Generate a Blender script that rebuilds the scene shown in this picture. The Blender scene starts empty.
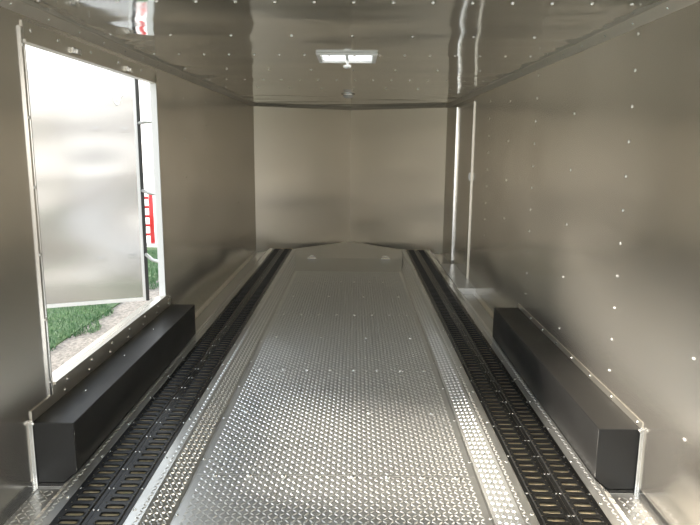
import bpy, math, random
from mathutils import Matrix, Vector
random.seed(7)
S = bpy.context.scene
COL = S.collection

# ---------------------------------------------------------------- camera
F, PT, YW, RL, CX, CZ = 631.14, 0.1807, 0.0071, 0.00816, 0.0712, 1.3427
cam = bpy.data.cameras.new('camera'); camo = bpy.data.objects.new('camera', cam); COL.objects.link(camo)
cam.sensor_width = 36; cam.lens = F * 36 / 700; cam.clip_start = 0.02; cam.clip_end = 300
xr = Vector((math.cos(YW), math.sin(YW), 0))
u = Vector((-math.sin(YW) * math.sin(PT), math.cos(YW) * math.sin(PT), math.cos(PT)))
d = Vector((-math.sin(YW) * math.cos(PT), math.cos(YW) * math.cos(PT), -math.sin(PT)))
c, s = math.cos(RL), math.sin(RL)
bx_, by_, bz_ = c * xr + s * u, -s * xr + c * u, -d
camo.matrix_world = Matrix(((bx_.x, by_.x, bz_.x, CX), (bx_.y, by_.y, bz_.y, 0), (bx_.z, by_.z, bz_.z, CZ), (0, 0, 0, 1)))
S.camera = camo

# ---------------------------------------------------------------- world, sun, exposure
w = bpy.data.worlds.new('sky'); S.world = w; w.use_nodes = True
nt = w.node_tree; nt.nodes.clear()
o_ = nt.nodes.new('ShaderNodeOutputWorld'); bg = nt.nodes.new('ShaderNodeBackground')
tc = nt.nodes.new('ShaderNodeTexCoord'); sp = nt.nodes.new('ShaderNodeSeparateXYZ'); rp = nt.nodes.new('ShaderNodeValToRGB')
nt.links.new(tc.outputs['Generated'], sp.inputs[0]); nt.links.new(sp.outputs['Z'], rp.inputs[0])
rp.color_ramp.elements[0].position = 0.0; rp.color_ramp.elements[0].color = (1.0, .97, .92, 1)
rp.color_ramp.elements[1].position = 0.7; rp.color_ramp.elements[1].color = (.80, .90, 1.0, 1)
nt.links.new(rp.outputs[0], bg.inputs[0]); bg.inputs[1].default_value = 2.7
nt.links.new(bg.outputs[0], o_.inputs[0])
SUNDIR = Vector((2.5, -0.62, -0.95))
sun = bpy.data.lights.new('sun', 'SUN'); suno = bpy.data.objects.new('sun', sun); COL.objects.link(suno)
sun.energy = 11; sun.color = (1.0, .91, .78); sun.angle = math.radians(9)
suno.rotation_euler = (-SUNDIR).to_track_quat('Z', 'Y').to_euler(); suno.location = (-12, 5, 6)
S.view_settings.view_transform = 'Standard'; S.view_settings.look = 'None'
S.view_settings.exposure = 0.0; S.view_settings.gamma = 1; S.view_settings.use_curve_mapping = False
S.cycles.max_bounces = 14; S.cycles.glossy_bounces = 10; S.cycles.diffuse_bounces = 5
S.cycles.sample_clamp_indirect = 6; S.cycles.caustics_reflective = True; S.cycles.blur_glossy = 0.5

# ---------------------------------------------------------------- dimensions
W, H, L, AP = 1.25, 1.8824, 8.361, 9.08      # half width, height, side wall length, apex of the nose
D = -0.05                                     # level of the low floor
YB = -.45                                     # rear opening
TA, TB = 1.0159, 0.7525                       # outer and inner edge of the rail pair
HY0, HY1, HZ0, HZ1 = 2.602, 4.262, 0.315, 1.750   # side opening

# ---------------------------------------------------------------- helpers
def mat(name, base, rough=.4, metal=0., bump=None, rnoise=None, spec=.5, cnoise=None, haze=None):
    m = bpy.data.materials.new(name); m.use_nodes = True; n = m.node_tree; b = n.nodes['Principled BSDF']
    b.inputs['Base Color'].default_value = (*base, 1); b.inputs['Roughness'].default_value = rough
    b.inputs['Metallic'].default_value = metal; b.inputs['Specular IOR Level'].default_value = spec
    t = n.nodes.new('ShaderNodeTexCoord')
    def noise(sc, detail=2):
        mp = n.nodes.new('ShaderNodeMapping'); mp.inputs['Scale'].default_value = sc
        n.links.new(t.outputs['Object'], mp.inputs[0])
        x = n.nodes.new('ShaderNodeTexNoise'); x.inputs['Scale'].default_value = 1; x.inputs['Detail'].default_value = detail
        n.links.new(mp.outputs[0], x.inputs['Vector']); return x
    prev = None
    for bp in (bump or []):
        x = noise(bp[0], bp[2] if len(bp) > 2 else 1)
        k = n.nodes.new('ShaderNodeBump'); k.inputs['Distance'].default_value = bp[1]; k.inputs['Strength'].default_value = 1
        n.links.new(x.outputs[0], k.inputs['Height'])
        if prev: n.links.new(prev.outputs[0], k.inputs['Normal'])
        prev = k
    if prev: n.links.new(prev.outputs[0], b.inputs['Normal'])
    if rnoise:
        x = noise(rnoise[0], 3); mr = n.nodes.new('ShaderNodeMapRange')
        mr.inputs['From Min'].default_value = .3; mr.inputs['From Max'].default_value = .7
        mr.inputs['To Min'].default_value = rnoise[1]; mr.inputs['To Max'].default_value = rnoise[2]
        n.links.new(x.outputs[0], mr.inputs[0]); n.links.new(mr.outputs[0], b.inputs['Roughness'])
    if cnoise:
        x = noise(cnoise[0], 4); cr = n.nodes.new('ShaderNodeValToRGB')
        cr.color_ramp.elements[0].position = cnoise[3] if len(cnoise) > 3 else .35; cr.color_ramp.elements[0].color = (*cnoise[1], 1)
        cr.color_ramp.elements[1].position = cnoise[4] if len(cnoise) > 4 else .65; cr.color_ramp.elements[1].color = (*cnoise[2], 1)
        n.links.new(x.outputs[0], cr.inputs[0]); n.links.new(cr.outputs[0], b.inputs['Base Color'])
    if haze:                                   # a second, much broader reflection lobe of unpolished metal
        b2 = n.nodes.new('ShaderNodeBsdfPrincipled'); b2.inputs['Base Color'].default_value = (*base, 1)
        b2.inputs['Metallic'].default_value = metal; b2.inputs['Roughness'].default_value = haze[0]
        mx = n.nodes.new('ShaderNodeMixShader'); mx.inputs[0].default_value = haze[1]
        n.links.new(b.outputs[0], mx.inputs[1]); n.links.new(b2.outputs[0], mx.inputs[2])
        n.links.new(mx.outputs[0], n.nodes['Material Output'].inputs[0])
    return m

ALU = (.82, .785, .725)
M = {
 'wall': mat('mill_aluminium_wall', ALU, .22, 1, bump=[((1.1, 1.3, 1.6), .012, 0)], rnoise=((.8, .8, 2.), .16, .24), haze=(.5, .22)),
 'wall_back': mat('mill_aluminium_nose', ALU, .3, 1, bump=[((.8, .8, 2.6), .022, 0)], rnoise=((1, 1, 3), .29, .36), haze=(.55, .2)),
 'ceiling': mat('mill_aluminium_ceiling', (.73, .75, .74), .12, 1, bump=[((1.2, 2.6, 1), .016, 0), ((1.2, 8, 1), .0028, 0)], rnoise=((1, 2, 1), .06, .11), haze=(.5, .08)),
 'plate': mat('tread_plate', (.95, .95, .94), .25, 1, bump=[((9, 9, 9), .0006)], haze=(.6, .45)),
 'smooth': mat('smooth_aluminium', (.87, .87, .85), .24, 1, bump=[((3, 3, 3), .002)], haze=(.6, .4)),
 'trim': mat('trim_aluminium', (.86, .85, .82), .2, 1),
 'trim_matte': mat('brushed_trim', (.78, .75, .68), .38, 1),
 'screw': mat('zinc_screw', (.95, .95, .93), .25, 1),
 'black': mat('black_powder_coat', (.012, .012, .012), .34, 0, bump=[((160, 160, 160), .0003)], spec=.5),
 'box': mat('satin_black_box', (.016, .016, .016), .36, 0, bump=[((2, 2, 2), .004)], rnoise=((5, 2, 5), .32, .44), spec=.5),
 'ply': mat('plywood', (.42, .31, .18), .7, 0, cnoise=((30, 3, 4), (.80, .66, .42), (.92, .80, .58))),
 'white': mat('white_plastic', (.86, .86, .85), .4, 0),
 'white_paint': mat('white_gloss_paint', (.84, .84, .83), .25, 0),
 'cove': mat('pale_cove_strip', (.66, .62, .54), .42, .5),
 'concrete': mat('pale_concrete', (.62, .61, .58), .8, 0, cnoise=((2, 2, 2), (.56, .55, .53), (.66, .65, .62))),
 'rubber': mat('dark_rubber', (.03, .03, .03), .6, 0),
 'panel': mat('pale_door_skin', (.58, .575, .57), .22, .9, bump=[((1.2, 1.2, 2.6), .035, 0)]),
 'gravel': mat('pale_gravel', (.4, .37, .33), .9, 0, bump=[((40, 40, 40), .02, 4)], cnoise=((28, 28, 28), (.12, .11, .10), (.26, .24, .22))),
 'lawn': mat('lawn_soil', (.06, .12, .03), .9, 0, cnoise=((8, 8, 8), (.02, .06, .02), (.05, .10, .03))),
 'grass': mat('grass_blade', (.09, .25, .06), .6, 0, cnoise=((3, 3, 3), (.045, .12, .05), (.10, .20, .09))),
 'red': mat('red_paint', (.65, .03, .03), .4, 0),
 'steel': mat('galvanised_steel', (.7, .7, .7), .4, 1),
}
m = bpy.data.materials.new('milky_lid'); m.use_nodes = True; n = m.node_tree; n.nodes.clear()
oo = n.nodes.new('ShaderNodeOutputMaterial'); tr = n.nodes.new('ShaderNodeBsdfTranslucent'); df = n.nodes.new('ShaderNodeBsdfDiffuse')
mx = n.nodes.new('ShaderNodeMixShader'); tr.inputs[0].default_value = (.97, .97, .97, 1); df.inputs[0].default_value = (.9, .9, .9, 1)
mx.inputs[0].default_value = .15
n.links.new(tr.outputs[0], mx.inputs[1]); n.links.new(df.outputs[0], mx.inputs[2]); n.links.new(mx.outputs[0], oo.inputs[0])
M['lid'] = m

class G:
    """collects vertices and faces of ONE mesh"""
    def __init__(s): s.v = []; s.f = []
    def box(s, x0, x1, y0, y1, z0, z1):
        b = len(s.v)
        s.v += [(x, y, z) for z in (z0, z1) for y in (y0, y1) for x in (x0, x1)]
        s.f += [tuple(b + i for i in q) for q in ((0, 2, 3, 1), (4, 5, 7, 6), (0, 1, 5, 4), (2, 6, 7, 3), (0, 4, 6, 2), (1, 3, 7, 5))]
        return s
    def prism(s, prof, y0, y1, axis='y'):
        """closed profile of (x,z) pairs run along y"""
        b = len(s.v); k = len(prof)
        for y in (y0, y1):
            for (a, c_) in prof: s.v.append((a, y, c_) if axis == 'y' else ((a, c_, y) if axis == 'z' else (y, a, c_)))
        s.f += [tuple(b + i for i in range(k)), tuple(b + k + i for i in reversed(range(k)))]
        for i in range(k):
            j = (i + 1) % k; s.f.append((b + i, b + k + i, b + k + j, b + j))
        return s
    def tube(s, pts, r, n_=8):
        b = len(s.v); P = [Vector(p) for p in pts]
        for i, p in enumerate(P):
            t = (P[min(i + 1, len(P) - 1)] - P[max(i - 1, 0)]).normalized()
            a = t.orthogonal().normalized() if abs(t.z) > .95 else t.cross(Vector((0, 0, 1))).normalized()
            c_ = t.cross(a)
            for k in range(n_):
                q = 2 * math.pi * k / n_; s.v.append(tuple(p + a * (r * math.cos(q)) + c_ * (r * math.sin(q))))
        for i in range(len(P) - 1):
            for k in range(n_):
                s.f.append((b + i * n_ + k, b + i * n_ + (k + 1) % n_, b + (i + 1) * n_ + (k + 1) % n_, b + (i + 1) * n_ + k))
        s.f += [tuple(b + k for k in range(n_)), tuple(b + (len(P) - 1) * n_ + k for k in reversed(range(n_)))]
        return s
    def lathe(s, cx, cy, prof, n_=24):
        """prof of (r,z) about a vertical axis, closed by its end caps"""
        b = len(s.v)
        for r, z in prof:
            for k in range(n_):
                q = 2 * math.pi * k / n_; s.v.append((cx + r * math.cos(q), cy + r * math.sin(q), z))
        for i in range(len(prof) - 1):
            for k in range(n_):
                s.f.append((b + i * n_ + k, b + i * n_ + (k + 1) % n_, b + (i + 1) * n_ + (k + 1) % n_, b + (i + 1) * n_ + k))
        s.f += [tuple(b + k for k in reversed(range(n_))), tuple(b + (len(prof) - 1) * n_ + k for k in range(n_))]
        return s
    def lugs(s, O, U, V, un, vn, pitch=.0232, hl=.0125, hw=.0041, h=.0028, shift=0):
        """raised lens-shaped lugs of tread plate over the patch O + U*[0,un] + V*[0,vn]"""
        O = Vector(O); U = Vector(U).normalized(); V = Vector(V).normalized(); N = U.cross(V)
        nu = max(1, int(un / pitch)); nv = int(vn / pitch); ou = (un - (nu - 1) * pitch) / 2; ov = (vn - (nv - 1) * pitch) / 2
        L_ = [(-hl, 0, 0), (-hl / 3, -hw, 0), (hl / 3, -hw, 0), (hl, 0, 0), (hl / 3, hw, 0), (-hl / 3, hw, 0), (-hl / 2.4, 0, h), (hl / 2.4, 0, h)]
        FF = [(0, 1, 6), (1, 2, 7, 6), (2, 3, 7), (3, 4, 7), (4, 5, 6, 7), (5, 0, 6)]
        for j in range(nv):
            for i in range(nu):
                a = math.pi / 4 * (1 if (i + j + shift) % 2 else -1); ca, sa = math.cos(a), math.sin(a)
                C = O + U * (ou + i * pitch) + V * (ov + j * pitch); b = len(s.v)
                for (p, q, r) in L_:
                    s.v.append(tuple(C + U * (p * ca - q * sa) + V * (p * sa + q * ca) + N * r))
                s.f += [tuple(b + k for k in f) for f in FF]
        return s
    def build(s, name, m, parent=None, smooth=False, kind=None, label=None, bevel=0, fix=False):
        me = bpy.data.meshes.new(name); me.from_pydata(s.v, [], s.f)
        if fix:
            import bmesh
            bm = bmesh.new(); bm.from_mesh(me); bmesh.ops.recalc_face_normals(bm, faces=bm.faces); bm.to_mesh(me); bm.free()
        me.materials.append(m)
        if smooth: me.polygons.foreach_set('use_smooth', [True] * len(me.polygons))
        me.update()
        o = bpy.data.objects.new(name, me); COL.objects.link(o)
        if parent: o.parent = parent
        if kind: o['kind'] = kind
        if label: o['label'] = label
        if bevel:
            b = o.modifiers.new('bevel', 'BEVEL'); b.width = bevel; b.segments = 2; b.limit_method = 'ANGLE'
        return o

def empty(name, loc=(0, 0, 0), label=None, cat=None, group=None, kind=None):
    o = bpy.data.objects.new(name, None); COL.objects.link(o); o.location = loc; o.empty_display_size = .1
    for k, v in (('label', label), ('category', cat), ('group', group), ('kind', kind)):
        if v: o[k] = v
    return o
def tag(o, label, cat, group=None):
    o['label'] = label; o['category'] = cat
    if group: o['group'] = group
    return o

# one screw head, copied wherever the photo shows one
g = G(); g.lathe(0, 0, [(.0088, 0), (.0084, .002), (.0063, .0042), (.0026, .0052)], 10)
sc_ = g.build('screw', M['screw'], smooth=True, fix=True); SCREW = sc_.data; bpy.data.objects.remove(sc_)
def screw(parent, p, nrm, scale=1.0):
    o = bpy.data.objects.new('screw', SCREW); COL.objects.link(o)
    pl = parent.matrix_world.translation if parent.parent is None else Vector((0, 0, 0))
    o.parent = parent; o.location = Vector(p) - parent.location
    o.rotation_euler = Vector(nrm).to_track_quat('Z', 'Y').to_euler(); o.scale = (scale,) * 3
    return o

# ================================================================ ground outside
G().box(-30, 30, -30, 40, -.75, -.60).build('ground', M['gravel'], kind='structure')
lawn = G().box(-30, -2.85, -8, 12.0, -.60, -.585).build('lawn', M['lawn'], kind='structure')
G().box(-40, -2.4, 12.0, 45, -.60, -.583).build('paved_lot', M['concrete'], kind='structure')
g = G()
for i in range(26000):
    y = random.uniform(3.6, 12.0); x = -2.80 - random.random() ** 1.3 * 2.6 + .10 * math.sin(y * 3.1) + .07 * math.sin(y * 9.)
    if y > 11.6 and x < -3.5: continue
    a = random.uniform(0, 6.28); hh = random.uniform(.03, .075); wd = .0045
    dx, dy = math.cos(a) * wd, math.sin(a) * wd; lx, ly = random.gauss(0, .018), random.gauss(0, .018); b = len(g.v)
    z0 = -.6
    g.v += [(x - dx, y - dy, z0), (x + dx, y + dy, z0), (x + dx * .7 + lx * .5, y + dy * .7 + ly * .5, z0 + hh * .6), (x - dx * .7 + lx * .5, y - dy * .7 + ly * .5, z0 + hh * .6), (x + lx, y + ly, z0 + hh)]
    g.f += [(b, b + 1, b + 2, b + 3), (b + 3, b + 2, b + 4)]
gr = g.build('grass', M['grass'], kind='stuff')
tag(gr, 'short green lawn grass growing beyond the gravel outside the side opening', 'grass')

# ================================================================ shell
fl = G()
# sub-floor following the V of the nose
fl.v += [(-W, YB, -.14), (W, YB, -.14), (W, L, -.14), (0, AP, -.14), (-W, L, -.14), (-W, YB, D - .003), (W, YB, D - .003), (W, L, D - .003), (0, AP, D - .003), (-W, L, D - .003)]
fl.f += [(0, 4, 3, 2, 1), (5, 6, 7, 8, 9), (0, 1, 6, 5), (1, 2, 7, 6), (2, 3, 8, 7), (3, 4, 9, 8), (4, 0, 5, 9)]
floor = fl.build('floor', M['smooth'], kind='structure')

# centre tread plates, one sheet between every two seams
seams = [YB, .05, 1.20, 2.51, 3.822, 5.158, 6.482, 7.05]
for a, b in zip(seams[:-1], seams[1:]):
    g = G().box(-.60, .60, a + .001, b - .001, D - .0025, D)
    if b > 1.5: g.lugs((-.585, max(a, 1.2) + .004, D), (1, 0, 0), (0, 1, 0), 1.17, b - max(a, 1.2) - .008)
    g.build('tread_plate', M['plate'], floor, smooth=False)
# smooth nose plate rising from the low floor to rail level at the nose wall
g = G()
sec = [(-.60, 7.051, D), (.60, 7.051, D), (.66, 7.66, -.002), (.70, L, 0), (0, AP - .03, 0), (-.70, L, 0), (-.66, 7.66, -.002)]
g.v = list(sec); g.f = [(0, 1, 2, 6), (6, 2, 3, 5), (5, 3, 4)]
g.build('nose_plate', M['smooth'], floor)
# raised wheel-path strips either side (smooth lip, tread band, slope)
for sgn in (-1, 1):
    def X(v): return sgn * v
    # plywood core under the rails
    G().box(min(X(TB), X(TA)), max(X(TB), X(TA)), YB, L - .002, D, -.0005).build('plywood_strip', M['ply'], floor)
    # inner plate
    prof = [(X(TB), 0), (X(.705), 0), (X(.612), D + .001), (X(.612), D), (X(TB), D)]
    g = G().prism([(X(TB - .0005), .0015), (X(.70), .0015), (X(.612), D + .0012), (X(.612), D + .0002), (X(TB - .0005), D + .0002)], YB, L - .002)
    o = g.build('edge_plate', M['smooth'], floor, fix=True)
    g = G()
    a, b = Vector((X(.612), 0, D + .0012)), Vector((X(.70), 0, .0015))
    if sgn > 0: g.lugs((a.x, 1.2, a.z), b - a, (0, 1, 0), (b - a).length, L - 1.3, pitch=.0215, hl=.0115, shift=0)
    else: g.lugs((b.x, 1.2, b.z), a - b, (0, 1, 0), (b - a).length, L - 1.3, pitch=.0215, hl=.0115, shift=0)
    g.lugs((min(X(.70), X(.728)), 1.2, .0015), (1, 0, 0), (0, 1, 0), .028, L - 1.3, pitch=.0215, hl=.0115, shift=1)
    o2 = g.build('tread_band', M['plate'], o)
    # outer plate: lip, tread, slope down to the low wall-side floor
    g = G().prism([(X(TA + .0005), .0015), (X(1.072), .0015), (X(1.128), D + .0012), (X(W - .0005), D + .0012), (X(W - .0005), D), (X(TA + .0005), D)], YB, L - .002)
    o = g.build('edge_plate', M['smooth'], floor, fix=True)
    g = G(); ym = 6.2
    g.lugs((X(1.038) if sgn > 0 else X(1.072), 1.2, .0015), (1, 0, 0), (0, 1, 0), .034, ym - 1.2, pitch=.0215, hl=.0115)
    a, b = Vector((X(1.072), 0, .0015)), Vector((X(1.128), 0, D + .0012))
    if sgn < 0: a, b = b, a
    g.lugs((a.x, 1.2, a.z), b - a, (0, 1, 0), (b - a).length, 1.22)
    g.lugs((min(X(1.13), X(1.245)), 1.2, D + .0012), (1, 0, 0), (0, 1, 0), .115, 1.22 - .05)
    g.build('tread_band', M['plate'], o)
    # screws along the lips
    y = 1.9
    while y < 7.6:
        screw(floor, (X(1.027), y, .0015), (0, 0, 1), .8); y += .33
    y = 1.75
    while y < 7.6:
        screw(floor, (X(.742), y, .0015), (0, 0, 1), .8); y += .4
    y = 2.2
    while y < 6.5:
        screw(floor, (X(.60), y, D), (0, 0, 1), .8); y += .44
for y in seams[3:7]:
    for i in range(8): screw(floor, (-.52 + .1486 * i, y - .012, D + .001), (0, 0, 1), 1.35)
for y in (3.162, 4.505, 5.81):
    for i in range(4): screw(floor, (-.5 + .33 * i, y, D + .001), (0, 0, 1), 1.35)

# walls
wl = G()
wl.box(-W - .028, -W, YB, HY0, -.14, H); wl.box(-W - .028, -W, HY1, L, -.14, H)
wl.box(-W - .028, -W, HY0, HY1, -.14, HZ0); wl.box(-W - .028, -W, HY0, HY1, HZ1, H)
wall_left = wl.build('wall_left', M['wall'], kind='structure')
wall_right = G().box(W, W + .028, YB, L, -.14, H).build('wall_right', M['wall'], kind='structure')
g = G(); g.prism([(-W, L), (0, AP), (W, L), (W + .028, L + .025), (0, AP + .035), (-W - .028, L + .025)], -.14, H, axis='z')
wall_back = g.build('wall_back', M['wall_back'], kind='structure', fix=True)
# ceiling with the roof vent hole
VX0, VX1, VY0, VY1 = -.165, .195, 3.82, 4.20
g = G()
g.box(-W - .028, VX0 + .03, YB, VY1 - .03, H, H + .04); g.box(VX1 - .03, W + .028, YB, VY1 - .03, H, H + .04); g.box(VX0 + .03, VX1 - .03, YB, VY0 + .03, H, H + .04)
g.box(-W - .028, W + .028, VY1 - .03, L, H, H + .04)
g.prism([(-W - .028, L), (W + .028, L), (0, AP + .035)], H, H + .04, axis='z')
ceiling = g.build('ceiling', M['ceiling'], kind='structure', fix=True)

# trims: chamfered strips along the wall tops, a low flange along the wall feet
def strip(name, pts, y0, y1, m='cove'):
    return G().prism(pts, y0, y1).build(name, M[m], kind='structure', fix=True)
tr_l = strip('trim_1', [(-W, H), (-W, H - .035), (-W + .004, H - .035), (-W + .035, H - .004), (-W + .035, H)], YB, L - .02)
tr_r = strip('trim_2', [(W, H), (W, H - .035), (W - .004, H - .035), (W - .035, H - .004), (W - .035, H)], YB, L - .02)
g = G()
for sgn in (-1, 1):
    b = len(g.v); dy = .03
    P = [(sgn * W, L), (0, AP)]
    for (x, y) in P:
        g.v += [(x, y - .001, H), (x, y - .001, H - .03), (x, y - dy, H - .001)]
    g.f += [(b, b + 3, b + 4, b + 1), (b + 1, b + 4, b + 5, b + 2), (b + 2, b + 5, b + 3, b)]
g.build('trim_3', M['cove'], kind='structure', fix=True)
for sgn, nm in ((-1, 'baseboard_left'), (1, 'baseboard_right')):
    x = sgn * W
    g = G()
    for y0, y1 in ((YB, 2.40), (4.45, 6.30 if sgn > 0 else L - .02)):
        g.prism([(x, D + .002), (x, D + .028), (x - sgn * .003, D + .028), (x - sgn * .003, D + .005), (x - sgn * .03, D + .005), (x - sgn * .03, D + .002)], y0, y1)
    g.build(nm, M['trim'], kind='structure', fix=True)

# screws on walls and ceiling, rows as in the photo
def zs(step, off): 
    z = off; r = []
    while z < H - .06: r.append(z); z += step
    return r
for y, st, of in ((2.78, .148, .34), (2.10, .30, .33), (3.50, .30, .33), (4.24, .145, .36), (4.97, .30, .2), (5.70, .148, .12)):
    for z in zs(st, of): screw(wall_right, (W, y + .003 * random.random(), z), (-1, 0, 0), .95)
for y, st, of in ((4.97, .30, .2), (5.70, .2, .12), (7.15, .2, .12)):
    for z in zs(st, of): screw(wall_left, (-W, y, z), (1, 0, 0), .8)
for y in (2.53, 3.93, 5.35):
    for i in range(16): screw(ceiling, (-1.14 + .15 * i, y, H), (0, 0, -1), .95)
for y in (3.27, 4.66, 6.1):
    for i in range(8): screw(ceiling, (-1.17 + .30 * i + .02, y, H), (0, 0, -1), .95)
for tr, sg in ((tr_l, -1), (tr_r, 1)):
    for i in range(18): screw(tr, (sg * (W - .018), 1.9 + .30 * i, H - .018), (-sg, 0, -1), .8)

# ================================================================ the side opening (door_1) with its swung-out panel
d1 = empty('door_1', (-W, HY1, HZ0), kind='structure')
def P1(g, name, m, parent=d1, **k):
    off = parent.location if parent is d1 else Vector((0, 0, 0))
    g.v = [tuple(Vector(v) - d1.location) for v in g.v]
    return g.build(name, M[m], parent, fix=True, **k)
t = .006
jn = P1(G().box(-W, -W + .008, 2.578, 2.60, .27, 1.80).box(-W - .027, -W + .010, 2.597, HY0 + .001, .30, 1.745), 'near_jamb', 'trim')
jf = P1(G().box(-W, -W + .006, HY1, HY1 + .02, .30, 1.80).box(-W - .03, -W + .012, HY1 - .004, HY1 + .004, .315, 1.742), 'far_jamb', 'white_paint')
hd = P1(G().box(-W, -W + .006, 2.60, HY1 + .04, HZ1 + .002, HZ1 + .075).box(-W - .03, -W + .014, HY0, HY1, HZ1 - .006, HZ1 + .004), 'header', 'trim_matte')
sl = P1(G().box(-W, -W + .006, 2.42, 4.40, .222, .268).box(-W, -W + .010, 2.60, 4.32, .268, .308).box(-W - .01, -W + .016, 2.62, HY1 + .01, .306, .318), 'sill', 'trim_matte')
os_ = P1(G().prism([(-W - .085, .285), (-W - .085, .298), (-W - .01, .318), (-W - .01, .302)], 2.62, HY1 + .02), 'outer_sill', 'trim_matte')
def dscrew(par, p, n_, k=.9): screw(par, Vector(p) - d1.location + par.location, n_, k)
for i in range(7):
    y = 2.72 + i * .27
    dscrew(sl, (-W + .006, y, .244), (1, 0, 0)); dscrew(sl, (-W + .010, y + .02, .288), (1, 0, 0))
for y in (2.66, 2.90, 3.25, 3.62, 4.0): dscrew(hd, (-W + .006, y, HZ1 + .045), (1, 0, 0))
for i in range(6): dscrew(jn, (-W + .008, 2.588, .33 + i * .28), (1, 0, 0))
# striker plates above the opening
for y in (3.02, 3.72):
    P1(G().box(-W + .006, -W + .02, y, y + .09, HZ1 + .008, HZ1 + .036).box(-W + .02, -W + .03, y + .025, y + .06, HZ1 + .012, HZ1 + .03), 'striker', 'trim', bevel=.002)
# panel
A = Vector((-1.478, 4.60, 0)); dirp = Vector((-.72, -.30, 0)).normalized(); nrm = Vector((dirp.y, -dirp.x, 0))  # faces the trailer
if nrm.y > 0: nrm = -nrm
PW, PZ0, PZ1, PTK = 1.66, .20, 1.845, .035
def pp(u_, n__, z): q = A + dirp * u_ + nrm * n__; return (q.x, q.y, z)
def pbox(u0, u1, n0, n1, z0, z1):
    g = G(); g.v = [pp(a_, b_, z_) for z_ in (z0, z1) for b_ in (n0, n1) for a_ in (u0, u1)]
    g.f = [(0, 2, 3, 1), (4, 5, 7, 6), (0, 1, 5, 4), (2, 6, 7, 3), (0, 4, 6, 2), (1, 3, 7, 5)]; return g
pan = P1(pbox(.02, PW - .02, -PTK, 0, PZ0 + .02, PZ1 - .02), 'panel', 'panel')
fr = pbox(0, PW, -PTK - .003, .004, PZ0, PZ0 + .026)
for q in (pbox(0, PW, -PTK - .003, .004, PZ1 - .026, PZ1), pbox(PW - .026, PW, -PTK - .003, .004, PZ0 + .026, PZ1 - .026), pbox(.012, .032, -PTK - .003, .004, PZ0 + .026, PZ1 - .026)):
    b = len(fr.v); fr.v += q.v; fr.f += [tuple(b + i for i in f) for f in q.f]
P1(fr, 'panel_frame', 'white_paint')
P1(pbox(-.012, .012, -PTK - .004, .012, PZ0, PZ1), 'gasket', 'rubber', pan)
def panlatch(u_, z):
    g = pbox(u_ - .03, u_ + .03, .0005, .004, z - .016, z + .016); q = pbox(u_ - .012, u_ + .012, .004, .014, z - .008, z + .008)
    b = len(g.v); g.v += q.v; g.f += [tuple(b + i for i in f) for f in q.f]
    P1(g, 'latch', 'panel', pan, bevel=.003)
for u_, z in ((.10, 1.45), (.29, 1.45), (.09, .54), (.31, .53)): panlatch(u_, z)
g = G(); pts = []
for i in range(17):
    q = i / 16; pts.append(pp(.18 - .08 * q, .012 + .03 * math.sin(math.pi * q), 1.82 - .20 * math.sin(math.pi * min(1, q * 1.0)) ** .6 if q < .8 else 1.82 - .20 * math.sin(math.pi * .8) ** .6 * (1 - (q - .8) * .6)))
P1(g.tube(pts, .005, 8), 'cable', 'white', pan, smooth=True)
for z in (.55, 1.02, 1.50):
    g = G(); q0 = Vector((-W - .01, HY1 + .02, z)); q1 = Vector(pp(0, -.02, z))
    g.tube([tuple(q0), (-W - .10, HY1 + .10, z), tuple(q1)], .012, 8)
    P1(g, 'hinge', 'steel', smooth=True)

# ================================================================ entrance door on the right wall (door_2)
DY0, DY1, DZ1 = 6.44, 7.46, 1.80
d2 = empty('door_2', (W, DY0, D), kind='structure')
def P2(g, name, m, **k):
    g.v = [tuple(Vector(v) - d2.location) for v in g.v]; return g.build(name, M[m], d2, fix=True, **k)
P2(G().box(W - .006, W, DY0 + .03, DY1 - .04, .02, DZ1 - .03), 'panel', 'wall')
P2(G().box(W - .012, W, DY0, DY0 + .022, D + .01, DZ1), 'near_jamb', 'trim_matte')
P2(G().prism([(W, DY1 - .05), (W - .026, DY1 - .0458), (W - .026, DY1), (W, DY1)], D + .01, DZ1, axis='z'), 'far_jamb', 'trim')
P2(G().box(W - .012, W, DY0 + .03, DY1 - .04, DZ1 - .03, DZ1), 'header', 'trim')
P2(G().box(W - .03, W - .012, DY0 + .002, DY0 + .02, 1.02, 1.10).box(W - .036, W - .03, DY0 + .005, DY0 + .017, 1.035, 1.085), 'latch', 'white', bevel=.003)
P2(G().prism([(W - .002, D + .002), (W - .002, .006), (1.078, .006), (1.078, D + .002)], 5.98, 7.30), 'threshold_glare', 'white_paint')  # plate coloured white to imitate the glare of light on the floor here

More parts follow.
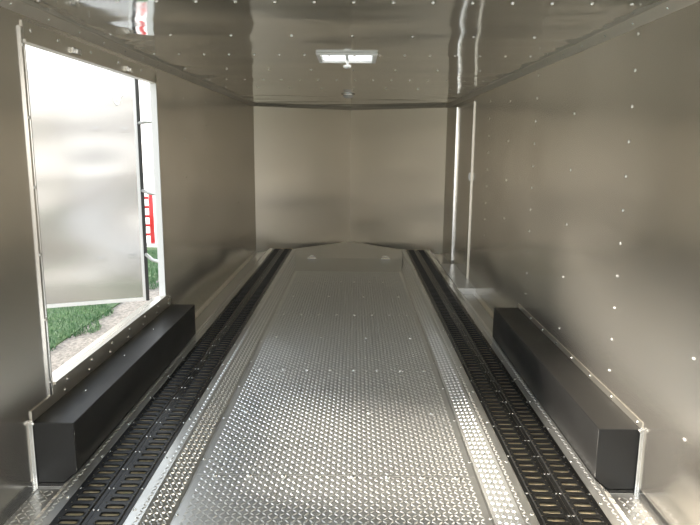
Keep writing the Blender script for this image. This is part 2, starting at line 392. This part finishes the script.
# ================================================================ tie-down rails (two side by side in each wheel path)
def slot_ring(hx, hy, n_=16):
    """rounded slot, half length hx (x), half width hy (y), starting at angle 0"""
    pts = []
    for k in range(n_):
        a = 2 * math.pi * k / n_ + math.pi / n_; ca, sa = math.cos(a), math.sin(a); e = .42
        pts.append((hx * math.copysign(abs(ca) ** e, ca), hy * math.copysign(abs(sa) ** e, sa)))
    return pts
def rect_ring(hx, hy, n_=16):
    pts = []
    for (x, y) in slot_ring(1, 1, n_):
        k = 1 / max(abs(x), abs(y)); pts.append((x * k * hx, y * k * hy))
    return pts
RW = (TA - TB) / 2; PITCH = .0508
def rail_mesh(y0, y1):
    g = G(); hb = .046                       # half width of the raised band
    zt = .0078
    n_ = int((y1 - y0) / PITCH); N_ = 16
    rings = [(rect_ring(hb, PITCH / 2), zt), (slot_ring(.0385, .0165), zt), (slot_ring(.0362, .0142), zt + .0016), (slot_ring(.034, .0122), zt + .0008), (slot_ring(.033, .0112), zt - .0045)]
    for i in range(n_):
        cy = y0 + (i + .5) * PITCH; b = len(g.v)
        for r, z in rings: g.v += [(x, cy + y, z) for x, y in r]
        for q in range(len(rings) - 1):
            for k in range(N_):
                j = (k + 1) % N_; g.f.append((b + q * N_ + k, b + q * N_ + j, b + (q + 1) * N_ + j, b + (q + 1) * N_ + k))
    ye = y0 + n_ * PITCH; hw = RW / 2 - .0008
    for sgn in (-1, 1):
        pr = [(sgn * hb, zt), (sgn * (hb + .004), .002), (sgn * hw, .002), (sgn * hw, 0)]
        for (a, c1), (a2, c2) in zip(pr[:-1], pr[1:]):
            b = len(g.v); g.v += [(a, y0, c1), (a2, y0, c2), (a2, ye, c2), (a, ye, c1)]; g.f.append((b, b + 1, b + 2, b + 3))
    for yy in (y0, ye):
        b = len(g.v); g.v += [(-hb, yy, zt), (hb, yy, zt), (hb + .004, yy, 0), (-hb - .004, yy, 0)]; g.f.append((b, b + 1, b + 2, b + 3))
    return g
rl = rail_mesh(0, L - 1.25).build('tie_down_rail', M['black'], fix=True)
RAIL = rl.data; bpy.data.objects.remove(rl)
for x, lab in ((-TA + RW / 2, 'black slotted tie-down rail along the left wheel path, nearer the left wall'),
               (-TB - RW / 2, 'black slotted tie-down rail of the left pair, bordering the centre tread plate'),
               (TB + RW / 2, 'black slotted tie-down rail of the right pair, bordering the centre tread plate'),
               (TA - RW / 2, 'black slotted tie-down rail along the right wheel path, nearer the right wall')):
    t_ = empty('tie_down_rail', (x, 1.22, .0003), lab, 'rail', 'slotted tie-down rails set in the wheel paths')
    o = bpy.data.objects.new('slotted_track', RAIL); COL.objects.link(o); o.parent = t_
    for i in range(33):
        y = 1.22 + .39 + .1524 * i + .076
        for sx in (-1, 1):
            if i % 2 == 0 or abs(x + sx * RW / 2) < TB + RW + .01 and abs(x + sx * RW / 2) > TB + .01:
                screw(t_, (x + sx * .0565, y, .0023), (0, 0, 1), .62)

# ================================================================ black boxes along the walls
for sgn, side, lab in ((-1, 'left', 'long low black box standing on the floor against the left wall under the side opening'),
                       (1, 'right', 'long low black box standing on the floor against the plain right wall')):
    y0, y1, zt = 2.415, 4.40, .222
    t_ = empty('storage_box', (sgn * 1.16, y0, D), lab, 'box', 'black boxes against the side walls'); O = t_.location
    def B(g, name, m, **k):
        g.v = [tuple(Vector(v) - O) for v in g.v]; return g.build(name, M[m], t_, fix=True, **k)
    xi, xo = sgn * 1.0735, sgn * 1.2485
    B(G().prism([(xi, .0045), (xi, zt), (xo, zt), (xo, D + .006), (sgn * 1.131, D + .006)], y0, y1), 'body', 'box', bevel=.003)
    if sgn > 0:
        B(G().box(W - .004, W, y0, y1, zt, zt + .03), 'top_flange', 'trim_matte')
        for i in range(8): screw(t_, Vector((W - .004, y0 + .04 + .268 * i, zt + .014)), (-1, 0, 0), .95)
    else:
        for i in range(3): screw(t_, Vector((sgn * 1.17, y0 + .35 + .5 * i, zt)), (0, 0, 1), .6)
    # bright angle where the near end meets the wall, and the foot flange
    xa, xb = sorted((W * sgn, (W - .013) * sgn))
    B(G().box(xa, xb, y0 - .012, y0 - .002, D + .004, zt + .012).box(*sorted((W * sgn, (W - .006) * sgn)), y0 - .022, y0 - .012, D + .004, zt + .012), 'corner_angle', 'trim', bevel=.002)
    xa, xb = sorted((sgn * 1.245, sgn * 1.125))
    B(G().box(xa, xb, y0 - .03, y0 - .001, D + .0035, D + .0055), 'foot_flange', 'trim')
    screw(t_, Vector((sgn * (W - .014), y0 - .012, zt)), (0, -1, 0), .9)

# ================================================================ roof vent
t_ = empty('roof_vent', ((VX0 + VX1) / 2, (VY0 + VY1) / 2, H), 'square white roof vent with a milky lid set in the shiny ceiling', 'vent'); O = t_.location
def V_(g, name, m, **k):
    g.v = [tuple(Vector(v) - O) for v in g.v]; return g.build(name, M[m], k.pop('parent', t_), fix=True, **k)
zb = H - .012; e = .026
V_(G().box(VX0, VX1, VY0, VY0 + e, zb, H).box(VX0, VX1, VY1 - e, VY1, zb, H).box(VX0, VX0 + e, VY0 + e, VY1 - e, zb, H).box(VX1 - e, VX1, VY0 + e, VY1 - e, zb, H), 'frame', 'white', bevel=.004)
xm = (VX0 + VX1) / 2
cb = V_(G().box(xm - .009, xm + .009, VY0 + e, VY1 - e, zb + .002, H + .01), 'crossbar', 'white')
V_(G().lathe(xm, VY1 - .10, [(.008, H - .006), (.008, H - .034), (.022, H - .036), (.024, H - .046), (.018, H - .054)], 20), 'crank_knob', 'white', parent=cb)
V_(G().box(VX0 + .031, VX1 - .031, VY0 + .031, VY1 - .031, H + .045, H + .050), 'lid', 'lid')
# small round pale disc further forward
t_ = empty('ceiling_disc', (-.01, 6.75, H), 'small round pale disc on the ceiling well beyond the roof vent', 'light'); O = t_.location
V_(G().lathe(-.01, 6.75, [(.075, H - .001), (.072, H - .012), (.06, H - .018)], 24), 'base', 'trim', smooth=False)
V_(G().lathe(-.01, 6.75, [(.056, H - .018), (.045, H - .032), (.02, H - .04)], 24), 'lens', 'white', smooth=True)

# ================================================================ anchor rings on the nose plate
for x, lab in ((-.45, 'small bright anchor plate with ring on the nose plate, the left one'), (.45, 'small bright anchor plate with ring on the nose plate, the right one')):
    z0 = -.0012
    t_ = empty('anchor_ring', (x, 7.62, z0), lab, 'anchor', 'anchor rings by the nose wall'); O = t_.location
    V_(G().prism([(x - .055, 7.585), (x + .055, 7.585), (x + .055, 7.62), (x + .02, 7.66), (x - .02, 7.66), (x - .055, 7.62)], z0, z0 + .006, axis='z'), 'base_plate', 'trim', bevel=.002)
    pts = [(x + .034 * math.cos(a), 7.612 + .006 * math.sin(a), z0 + .012 + .022 * max(0, math.sin(a))) for a in [math.pi * i / 10 for i in range(11)]]
    V_(G().tube(pts, .005, 8), 'ring', 'trim', smooth=True)

# ================================================================ red steel frame standing outside on the lawn
t_ = empty('red_frame', (-3.95, 12.3, -.583), 'red metal frame with cross rungs standing outside beyond the open hatch panel', 'frame'); O = t_.location
g = G()
for k in (-.34, .04): g.tube([(-3.95 + k, 12.3, -.55), (-3.95 + k * .8, 12.3, .42)], .045, 8)
V_(g, 'posts', 'red', smooth=True)
for i in range(5): V_(G().tube([(-4.29 + .012 * i, 12.3, -.38 + .18 * i), (-3.90 - .001 * i, 12.3, -.38 + .18 * i)], .025, 8), 'rung', 'red', smooth=True)
V_(G().box(-4.38, -3.80, 12.15, 12.45, -.583, -.54), 'foot', 'steel')
